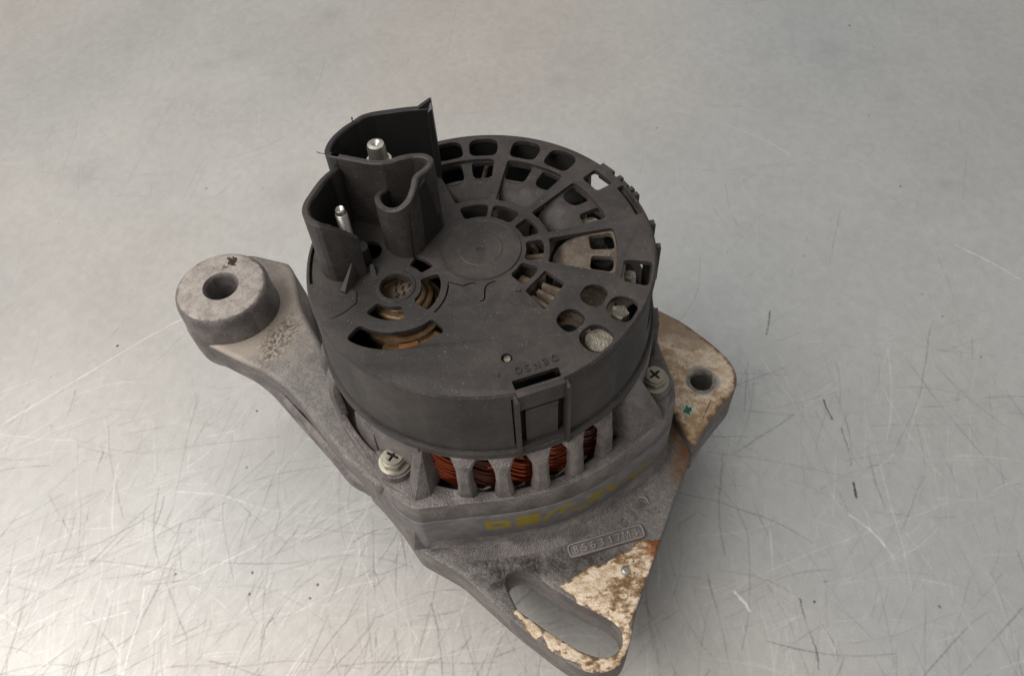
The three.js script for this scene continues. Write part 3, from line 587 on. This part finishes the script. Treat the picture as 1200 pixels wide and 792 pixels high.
// ---- front bracket with the slot (plan in mm at the height of its upper face)
const SLOT = roundPoly([[-0.6, 86.5, 3], [0.2, 82.6, 3], [4.6, 80.6, 3], [10, 82.6, 3], [17.1, 89.3, 2], [28.7, 97.4, 2], [37.3, 102.2, 3], [41.4, 106.6, 4], [41.2, 112.2, 4], [37.4, 115.6, 4], [32.3, 116, 3], [25.1, 112.9, 2], [13.9, 104.8, 2], [3.2, 96.2, 2]], 2);
const BRK = roundPoly([[-59, 37, 4], [-47, 50.5, 4], [-41, 60, 3], [-34.8, 70, 3], [-18.3, 80.6, 3], [2.8, 102.2, 6], [17.6, 115, 6], [25.4, 120.3, 4], [32.6, 121.6, 5], [40.2, 119, 5], [44.6, 110.4, 5], [47.4, 100.6, 3], [58.6, 79.2, 3], [70.7, 55.1, 3], [81, 36, 3], [76, 10, 3], [40, 20, 3], [-30, 30, 3]], 3);
function planTexture(w, h, x0, x1, z0, z1, f) { const t = dataTex(w, h, (u, v) => f(lerp(x0, x1, u), lerp(z0, z1, v)), true, THREE.ClampToEdgeWrapping); return { t, x0, x1, z0, z1 }; }
function planUV(g, b) { g = g.index ? g.toNonIndexed() : g; const p = g.attributes.position, uv = new Float32Array(p.count * 2); for (let i = 0; i < p.count; i++) { uv[2 * i] = (p.getX(i) - b.x0) / (b.x1 - b.x0); uv[2 * i + 1] = (p.getZ(i) - b.z0) / (b.z1 - b.z0); } g.setAttribute('uv', new THREE.BufferAttribute(uv, 2)); return g; }
function inPoly(x, z, P) { let r = false; for (let i = 0, j = P.length - 1; i < P.length; j = i++) if ((P[i][1] > z) !== (P[j][1] > z) && x < (P[j][0] - P[i][0]) * (z - P[i][1]) / (P[j][1] - P[i][1]) + P[i][0]) r = !r; return r; }
function edgeDist(x, z, P) { let d = 1e9; for (let i = 0, j = P.length - 1; i < P.length; j = i++) { const ax = P[j][0], az = P[j][1], bx = P[i][0] - ax, bz = P[i][1] - az, t = clamp(((x - ax) * bx + (z - az) * bz) / (bx * bx + bz * bz)); d = Math.min(d, Math.hypot(x - ax - t * bx, z - az - t * bz)); } return inPoly(x, z, P) ? d : -d; }
const castTone = (x, z, s) => { const n = fbm(x / 11, z / 11, s, 5), m = hash(Math.floor(x * 5), Math.floor(z * 5), s), q = fbm(x / 0.7, z / 0.7, s + 5, 2), k = 0.475 + (n - 0.5) * 0.16 + (m - 0.5) * 0.09 + (q - 0.5) * 0.14; return [k, k * 0.965, k * 0.94]; };
const mix3 = (a, b, t) => a.map((v, i) => lerp(v, b[i], t));
const BEIGE = [[19, 88.4], [32, 83.2], [46.6, 76.4], [54, 72.4], [62, 73], [60, 80], [55, 89], [47.6, 101], [44.8, 111], [40, 120], [32.4, 122], [25, 120], [14.2, 111], [6, 104.6], [2.2, 98], [3.2, 95.6], [14, 104.6], [25, 112.8], [32.2, 116], [37.4, 115.6], [41.2, 112], [41.4, 106.6], [37.3, 102.2], [28.7, 97.2]];
const brkTex = planTexture(1024, 896, -62, 84, 5, 124, (x, z) => {
  let c = castTone(x, z, 601);
  // soot round the upper end of the slot and below the number plate
  const n = fbm(x / 5, z / 5, 611, 5), d1 = Math.hypot((x - 2) / 20, (z - 80) / 12), d2 = Math.hypot((x - 28) / 24, (z - 80) / 8);
  const soot = Math.max(1 - smooth(0.35, 1.15, d1 + (n - 0.5) * 0.9), 0.8 * (1 - smooth(0.4, 1.1, d2 + (n - 0.5) * 0.9)));
  c = mix3(c, [0.16, 0.142, 0.128], clamp(soot * (0.22 + 0.62 * smooth(0.3, 0.72, 0.5 * fbm(x / 0.8, z / 0.8, 617, 3) + 0.5 * fbm(x / 3, z / 3, 619, 3)))));
  // chalky oxide with brown staining at its edges
  const e = edgeDist(x, z, BEIGE) + (fbm(x / 3, z / 3, 621, 4) - 0.5) * 5;
  if (e > -0.4) {
    const a = fbm(x / 2.2 + 9, z / 1.1, 631, 5), b = fbm(x / 6, z / 6, 641, 4);
    const fi = fbm(x / 0.7, z / 0.7, 643, 3); let o = mix3([0.91, 0.845, 0.76], [0.76, 0.665, 0.54], smooth(0.25, 0.8, a * 0.82 + fi * 0.18));
    o = mix3(o, [0.40, 0.28, 0.16], 0.8 * smooth(0.47, 0.72, b * 0.5 + a * 0.35 + fi * 0.15 + 0.08 * smooth(34, 50, x) * smooth(116, 90, z) - 0.06 * smooth(30, 20, x)));
    const red = 1 - smooth(2, 7, Math.hypot(x - 60, z - 76)); o = mix3(o, [0.50, 0.24, 0.09], 0.7 * red);
    if (e < 0.9) o = mix3(o, [0.34, 0.24, 0.15], 0.7 * (1 - smooth(0, 0.9, e)));
    c = mix3(c, o, smooth(-0.4, 0.2, e));
  }
  const br = smooth(66, 76, x) * smooth(60, 40, z) * fbm(x / 3, z / 4, 651, 4); c = mix3(c, [0.42, 0.30, 0.20], clamp(br * 1.3));
  return c;
});
const oxideBump = dataTex(512, 512, (u, v) => grey(0.6 * fbm(u * 30, v * 30, 661, 4, 30) + 0.4 * vnoise(u * 200, v * 200, 8, 200)));
oxideBump.repeat.set(3, 3);
const M2 = { bracket: std({ name: 'stained_cast_bracket', map: brkTex.t, roughness: 0.6, metalness: 0.3, bumpMap: oxideBump, bumpScale: 0.00045 }) };
function mixSides(name, geo, box, capMat, parent, opt = {}) {               // face up: plan texture, all else: bare casting; two meshes' worth of groups in one mesh
  let g = geo.index ? geo.toNonIndexed() : geo; g.clearGroups();
  g = toCreasedNormals(g, 35 * D);
  const p = g.attributes.position, up = [], side = [];
  const a = new THREE.Vector3(), b = new THREE.Vector3(), c = new THREE.Vector3();
  for (let i = 0; i < p.count; i += 3) { a.fromBufferAttribute(p, i); b.fromBufferAttribute(p, i + 1); c.fromBufferAttribute(p, i + 2); b.sub(a); c.sub(a); b.cross(c).normalize(); (b.y > (opt.up ?? 0.55) ? up : side).push(i); }
  const pick = (list) => { const q = new THREE.BufferGeometry(), pos = [], nor = []; for (const i of list) for (let k = 0; k < 3; k++) { pos.push(p.getX(i + k), p.getY(i + k), p.getZ(i + k)); nor.push(g.attributes.normal.getX(i + k), g.attributes.normal.getY(i + k), g.attributes.normal.getZ(i + k)); } q.setAttribute('position', new THREE.Float32BufferAttribute(pos, 3)); q.setAttribute('normal', new THREE.Float32BufferAttribute(nor, 3)); return q; };
  const U = planUV(pick(up), box), S = pick(side); U.scale(MM, MM, MM); S.scale(MM, MM, MM);
  const m = new THREE.Mesh(mergeGeometries([U, boxUV(S)], true), [capMat, opt.side ?? M.cast]);
  m.name = name; m.castShadow = m.receiveShadow = true; if (opt.label) m.userData.label = opt.label; parent.add(m);
  return m;
}
const slotHole = SLOT.slice(); if (area2(slotHole) > 0) slotHole.reverse();
const bracket = mixSides('slotted_bracket', slab(BRK, YB, Y, 1.1, [slotHole], 3), brkTex, M2.bracket, alt, { label: 'front bracket with a long adjusting slot and chalky beige oxide' });
// step towards the housing, number plate, cast letters, rivet
{ // cast fillet where the wall meets the bracket
  const sec = [];
  for (const [x, z] of wallPlan) { const r = Math.hypot(x, z), a = Math.atan2(z, x) / D; if (a < 24 || a > 113.5) continue; const w = lerp(lerp(4.2, 7.5, smooth(50, 72, a)), 1.6, smooth(99, 113, a)), wf = w, o = (d, y) => [x * (r + d) / r, y, z * (r + d) / r]; sec.push([a, [o(-2, Y - 1.5), o(-2, Y + 7.2), o(0.35, Y + 7.2), o(0.8, Y + 4.6), o(1.8, Y + 2.7), o(0.45 * wf, Y + 1.5), o(0.72 * wf, Y + 0.7), o(wf, Y + 0.2), o(wf + 0.3, Y - 1.5)]]); }
  sec.sort((p, q) => p[0] - q[0]);
  part('bracket_fillet', [loft(sec.map((q) => q[1]))], M.cast, bracket, { crease: 50 });
}
{
  const ax = Math.atan2(66.8 - 73.5, 54.3 - 24.2), W = 31.5, C = [40.0, 72.4], loc = (x, z) => [C[0] + x * Math.cos(ax) - z * Math.sin(ax), C[1] + x * Math.sin(ax) + z * Math.cos(ax)];
  const rim = roundPoly([loc(-W / 2, -2.9), loc(W / 2, -2.9), loc(W / 2, 2.9), loc(-W / 2, 2.9)], 2.0), inn = roundPoly([loc(-W / 2 + 0.7, -2.2), loc(W / 2 - 0.7, -2.2), loc(W / 2 - 0.7, 2.2), loc(-W / 2 + 0.7, 2.2)], 1.4);
  const plate = part('number_plate', [slab(rim, Y - 0.5, Y + 1.3, 0.4)], M.castSmooth, bracket);
  part('plate_rim', [slab(rim, Y + 0.6, Y + 2.0, 0.35, [area2(inn) > 0 ? inn.slice().reverse() : inn])], M.castWorn, plate);
  const gs = []; [...'856317M4'].forEach((ch, i) => { const g = letterGeo(ch, 3.1, 0.7, fontB); g.rotateY(-ax); const q = loc(-W / 2 + 3.2 + i * 3.5, 0); g.translate(q[0], Y + 1.2, q[1]); gs.push(g); });
  part('cast_number', gs, M.castWorn, bracket, { label: 'raised cast part number' });
  const ls = []; [...'SJW'].forEach((ch, i) => { const g = letterGeo(ch, 3.6, 0.8, fontB); const a = [53.5, 50.0, 46.2][i]; g.rotateY((90 - a) * D); const q = pol(80.4, a); g.translate(q[0], Y - 0.1, q[1]); ls.push(g); });
  const q = (r, a) => [pol(r, a)[0], Y + 0.1, pol(r, a)[1]];
  ls.push(tube([q(77.4, 44.2), q(80, 43.0), q(82.8, 44)], 0.5, 10, 6));
  part('cast_letter', ls, M.castSmooth, bracket);
  part('rivet', [lathe([[1.9, Y - 0.5], [1.9, Y + 0.4], [1.5, Y + 1.0], [0.8, Y + 1.35], [0, Y + 1.45]], 46, 84.5, 24)], M.brightSteel, bracket);
}

// ---- lug at the right
{
  const LY = 60, LUG = roundPoly([[60, -30, 4], [66, -45, 4], [78.3, -37.4, 5], [88.4, -29.2, 5], [98.6, -16.8, 6], [105.6, -5.8, 6], [107, 3, 6], [104.4, 9.8, 4], [96.5, 17.6, 4], [87.8, 27, 3], [82.0, 35.4, 1.5], [79.6, 33.5, 1.5], [75.4, 20, 2], [70, 8, 3]], 4);
  const hole = circ(4.9, 90.4, 4.2, 36).reverse();
  const lugTex = planTexture(640, 768, 58, 110, -48, 40, (x, z) => {
    const a = fbm(x / 4 + z / 9, z / 2.0 - x / 5, 701, 5), b = fbm(x / 6, z / 6, 711, 4), s = hash(Math.floor(x * 8), Math.floor(z * 8), 1);
    const fi = fbm(x / 0.8, z / 0.8, 743, 3); let c = mix3([0.92, 0.86, 0.78], [0.78, 0.69, 0.59], smooth(0.25, 0.75, a * 0.6 + fi * 0.4)); c = mix3(c, [0.60, 0.46, 0.31], 0.5 * smooth(0.50, 0.72, b * 0.55 + a * 0.3 + fi * 0.15 + 0.1 * smooth(8, 16, z + (x - 90) * 0.4)));
    const back = smooth(-14, -26, z + (x - 80) * -0.35 + (b - 0.5) * 14); c = mix3(c, [0.56, 0.47, 0.39], 0.6 * back);
    const d = Math.hypot(x - 90.4, z - 4.2); c = mix3([0.66, 0.64, 0.62], c, smooth(6.6, 8.2, d + (b - 0.5) * 2.4));
    const e = edgeDist(x, z, LUG); c = mix3([0.46, 0.37, 0.28], c, smooth(0.0, 2.4, e + (a - 0.5) * 6));
    const low = smooth(20, 30, z); c = mix3(c, [0.60, 0.48, 0.34], 0.4 * low);
    const g = Math.max(Math.abs((x - 81.6) * 0.8 + (z - 18.6) * 0.5) / 1.6, Math.abs((z - 18.6) * 0.8 - (x - 81.6) * 0.5) / 2.2) + (fi - 0.5) * 1.2; if (g < 1.25) c = mix3(c, [0.80, 0.82, 0.78], 0.6); if (g < 0.8) c = mix3(c, [0.06, 0.42, 0.34], 0.85);
    return c.map((v) => v + (s - 0.5) * 0.05);
  });
  const m = std({ name: 'rust_stained_lug', map: lugTex.t, roughness: 0.68, metalness: 0.2, bumpMap: oxideBump, bumpScale: 0.0004 });
  const lug = mixSides('mounting_lug', slab(LUG, YB, LY, 2.2, [hole], 4), lugTex, m, alt, { label: 'rust stained beige mounting lug with a plain hole', up: 0.5 });
  part('hole_chamfer', [lathe([[4.7, LY - 3.0], [4.75, LY - 0.9], [5.5, LY + 0.1], [6.3, LY + 0.16], [6.5, LY - 0.3]], 90.4, 4.2, 48)], M.lumps, lug);
  part('oxide_ridge', [planUV(tube([[79.6, LY - 0.1, 23], [83, LY, 18.6], [88.5, LY, 14.8], [95, LY, 13.4], [101, LY - 0.2, 11.4]], 0.5, 24, 8), lugTex)], m, lug, { keepUV: true });
}

// ---- mounting arm with the big eye at the left
{
  const AY = 78, armPts = [[-122.5, -20, 3], [-109, -11.2, 6], [-97, -4, 6], [-88, 4, 6], [-81.6, 12, 6], [-72, 25, 4], [-61, 39.4, 4], [-48, 53, 4], [-40, 48, 2], [-44, 30, 2], [-51.4, 23.8, 4], [-57, 15.4, 4], [-66, -1.4, 6], [-76, -19.4, 8], [-86.4, -41, 6], [-91.2, -62.4, 3], [-94.4, -68, 2.5], [-113, -75.4, 3], [-121, -75, 5], [-131, -64, 8], [-137, -50, 8], [-137.5, -37, 8], [-132, -26, 8]];
  const armTex = planTexture(512, 640, -142, -36, -80, 56, (x, z) => {
    let c = castTone(x, z, 801); const n = fbm(x / 6, z / 6, 811, 5);
    const wear = 1 - smooth(20, 44, Math.hypot(x + 110, z + 36) + (n - 0.5) * 20); c = mix3(c, [0.70, 0.655, 0.60], 0.75 * wear);
    const d = Math.hypot((x + 92) / 9 + (z + 22) / 30, (z + 22) / 19), gr = (1 - smooth(0.1, 1.25, d + (n - 0.5) * 0.9)) * smooth(0.25, 0.75, fbm(x / 0.9, z / 0.9, 821, 3)); c = mix3(c, [0.24, 0.20, 0.165], clamp(gr) * 0.75);
    return c;
  });
  const m = std({ name: 'dirty_cast_arm', map: armTex.t, roughness: 0.62, metalness: 0.3, bumpMap: castBump.clone(), bumpScale: 0.00025 }); m.bumpMap.repeat.set(3, 3); m.bumpMap.needsUpdate = true;
  const lift = (g) => { const p = g.attributes.position; for (let i = 0; i < p.count; i++) { const d = p.getY(i) > 66 ? 0.105 * (p.getZ(i) + 40) : 0; p.setXYZ(i, p.getX(i) + 0.31 * d, p.getY(i) + d, p.getZ(i) + 0.64 * d); } g.computeVertexNormals(); return g; };
  const arm = mixSides('mounting_arm', lift(slab(roundPoly(armPts, 4), 62, AY, 2.4, [], 4)), armTex, m, alt, { label: 'cast arm reaching left to the big mounting eye', up: 0.5 });
  // steep flank on the alternator side
  const R = [[-46, 33], [-51.4, 23.8], [-57, 15.4], [-66, -1.4], [-76, -19.4], [-86.4, -41], [-91.2, -62.4], [-94.4, -68]];
  part('arm_flank', [lift(loft(R.map(([x, z], i) => { const k = 1 + 0.5 * Math.sin(i); const nx = 0.9, nz = -0.42; return [[x - 3, AY - 2.2, z + 1], [x - 0.4, AY - 1.4, z], [x + nx * 1.6, AY - 20, z + nz * 1.6], [x + nx * 2.2, AY - 34, z + nz * 2.2], [x - 3, AY - 34, z + 1]]; })))], M.cast, arm);
  part('arm_flange', [slab(roundPoly([[-128.5, -25, 6], [-113.3, -16.6, 8], [-100.5, -5.9, 8], [-85.5, 12.8, 8], [-71, 30.4, 6], [-61.4, 43.3, 4], [-50, 50, 3], [-52, 30, 3], [-80, -12, 4], [-104, -30, 4], [-120, -38, 4]], 4), 58, 68, 2.4, [], 3)], M.cast, arm);
  part('added_gap_blocker', [slab(roundPoly([[-58, 38], [-68, 26], [-84, -2], [-91, -28], [-96, -70], [-91, -73], [-80, -64], [-60, -50], [-40, -40], [-50, 30]], 3), 36, 46, 1)], M.cast, arm);  // slab added to block the bright table and darken the gap
  const EX = -116.6, EZ = -40.2;
  // the eye: tapered barrel with a bore
  const eyeTex = planTexture(512, 512, EX - 22, EX + 22, EZ - 22, EZ + 22, (x, z) => {
    const n = fbm(x / 3, z / 3, 901, 5), r = Math.hypot(x - EX, z - EZ), s = hash(Math.floor(x * 7), Math.floor(z * 7), 9);
    const f = fbm(x / 0.8, z / 0.8, 931, 3); let c = mix3([0.72, 0.69, 0.66], [0.585, 0.555, 0.53], smooth(0.25, 0.8, n * 0.6 + f * 0.4)); c = c.map((v) => v + (s - 0.5) * 0.07);
    c = mix3(c, [0.40, 0.36, 0.32], smooth(18.0, 20.0, r + (n - 0.5) * 3.4) * 0.85);
    const spot = Math.hypot((x - EX - 3.2) / 2.0, (z - EZ + 14.4) / 2.8); if (spot + (fbm(x / 0.9, z / 0.9, 905, 3) - 0.5) * 2.2 < 0.9) c = [0.22, 0.17, 0.13];
    const spot2 = Math.hypot((x - EX + 1) / 4, (z - EZ + 11) / 2); if (spot2 < 1 && fbm(x / 0.8, z / 0.8, 907, 3) > 0.62) c = mix3(c, [0.35, 0.28, 0.22], 0.8);
    return c;
  });
  const em = std({ name: 'worn_cast_face', map: eyeTex.t, roughness: 0.6, metalness: 0.3, bumpMap: oxideBump, bumpScale: 0.00025 });
  mixSides('mounting_eye', lathe([[6.7, 60], [17.5, 60], [20.6, 62.4], [21.0, 66], [21.3, 77.4], [20.9, 80], [20.7, 84], [20.5, 91.6], [20.0, 93.6], [19.0, 94.6], [17.8, 95], [7.9, 95], [7.1, 94.3], [6.7, 93], [6.7, 60]], EX, EZ, 80), eyeTex, em, arm, { label: 'big round mounting eye with a plain bore', up: 0.8 });
}

// ---- cover bolts: flanged hexagon heads with a cross recess
function bolt(x, z, turn) {
  const y = 95, hex = roundPoly(Array.from({ length: 6 }, (_, i) => [...pol(5.0, i * 60 + turn)].map((v, k) => v + (k ? z : x))), 0.5);
  const cx = (s) => { const w = 0.46, l = 2.4, p = [[w, w], [l, w * 0.8], [l, -w * 0.8], [w, -w], [w * 0.8, -l], [-w * 0.8, -l], [-w, -w], [-l, -w * 0.8], [-l, w * 0.8], [-w, w], [-w * 0.8, l], [w * 0.8, l]]; const c = Math.cos(s), q = Math.sin(s); return p.map(([a, b]) => [x + a * c - b * q, z + a * q + b * c]); };
  const cross = cx((turn + 20) * D); if (area2(cross) > 0) cross.reverse();
  const b = part('bolt', [slab(hex, y + 1.2, y + 4.2, 0.4), slab(circ(3.9, x, z, 32), y + 4.0, y + 5.4, 0.4, [cross])], M.steel, alt, { label: 'zinc plated hexagon bolt with a cross recess' });
  part('cross_recess', [lathe([[0, y + 4.25], [3.6, y + 4.25]], x, z, 24)], M.black, b);
  part('washer', [slab(circ(6.1, x, z, 40), y - 0.4, y + 1.3, 0.4)], M.steel, b);
}
bolt(BL[0], BL[1], 12); bolt(BR[0], BR[1], 34);

// ---- belt pulley it stands on
{
  const pr = [[8, 0.2], [27, 0.2], [27.6, 0.8], [27.6, 2.5]]; for (let i = 0; i < 6; i++) pr.push([25, 4.3 + i * 3.6], [27.6, 6.1 + i * 3.6]);
  pr.push([27.6, 25.5], [22, 27], [10, 29]);
  part('belt_pulley', [lathe(pr, 0, 0, 64)], M.rubber, alt);
}

renderer.render(scene, camera);
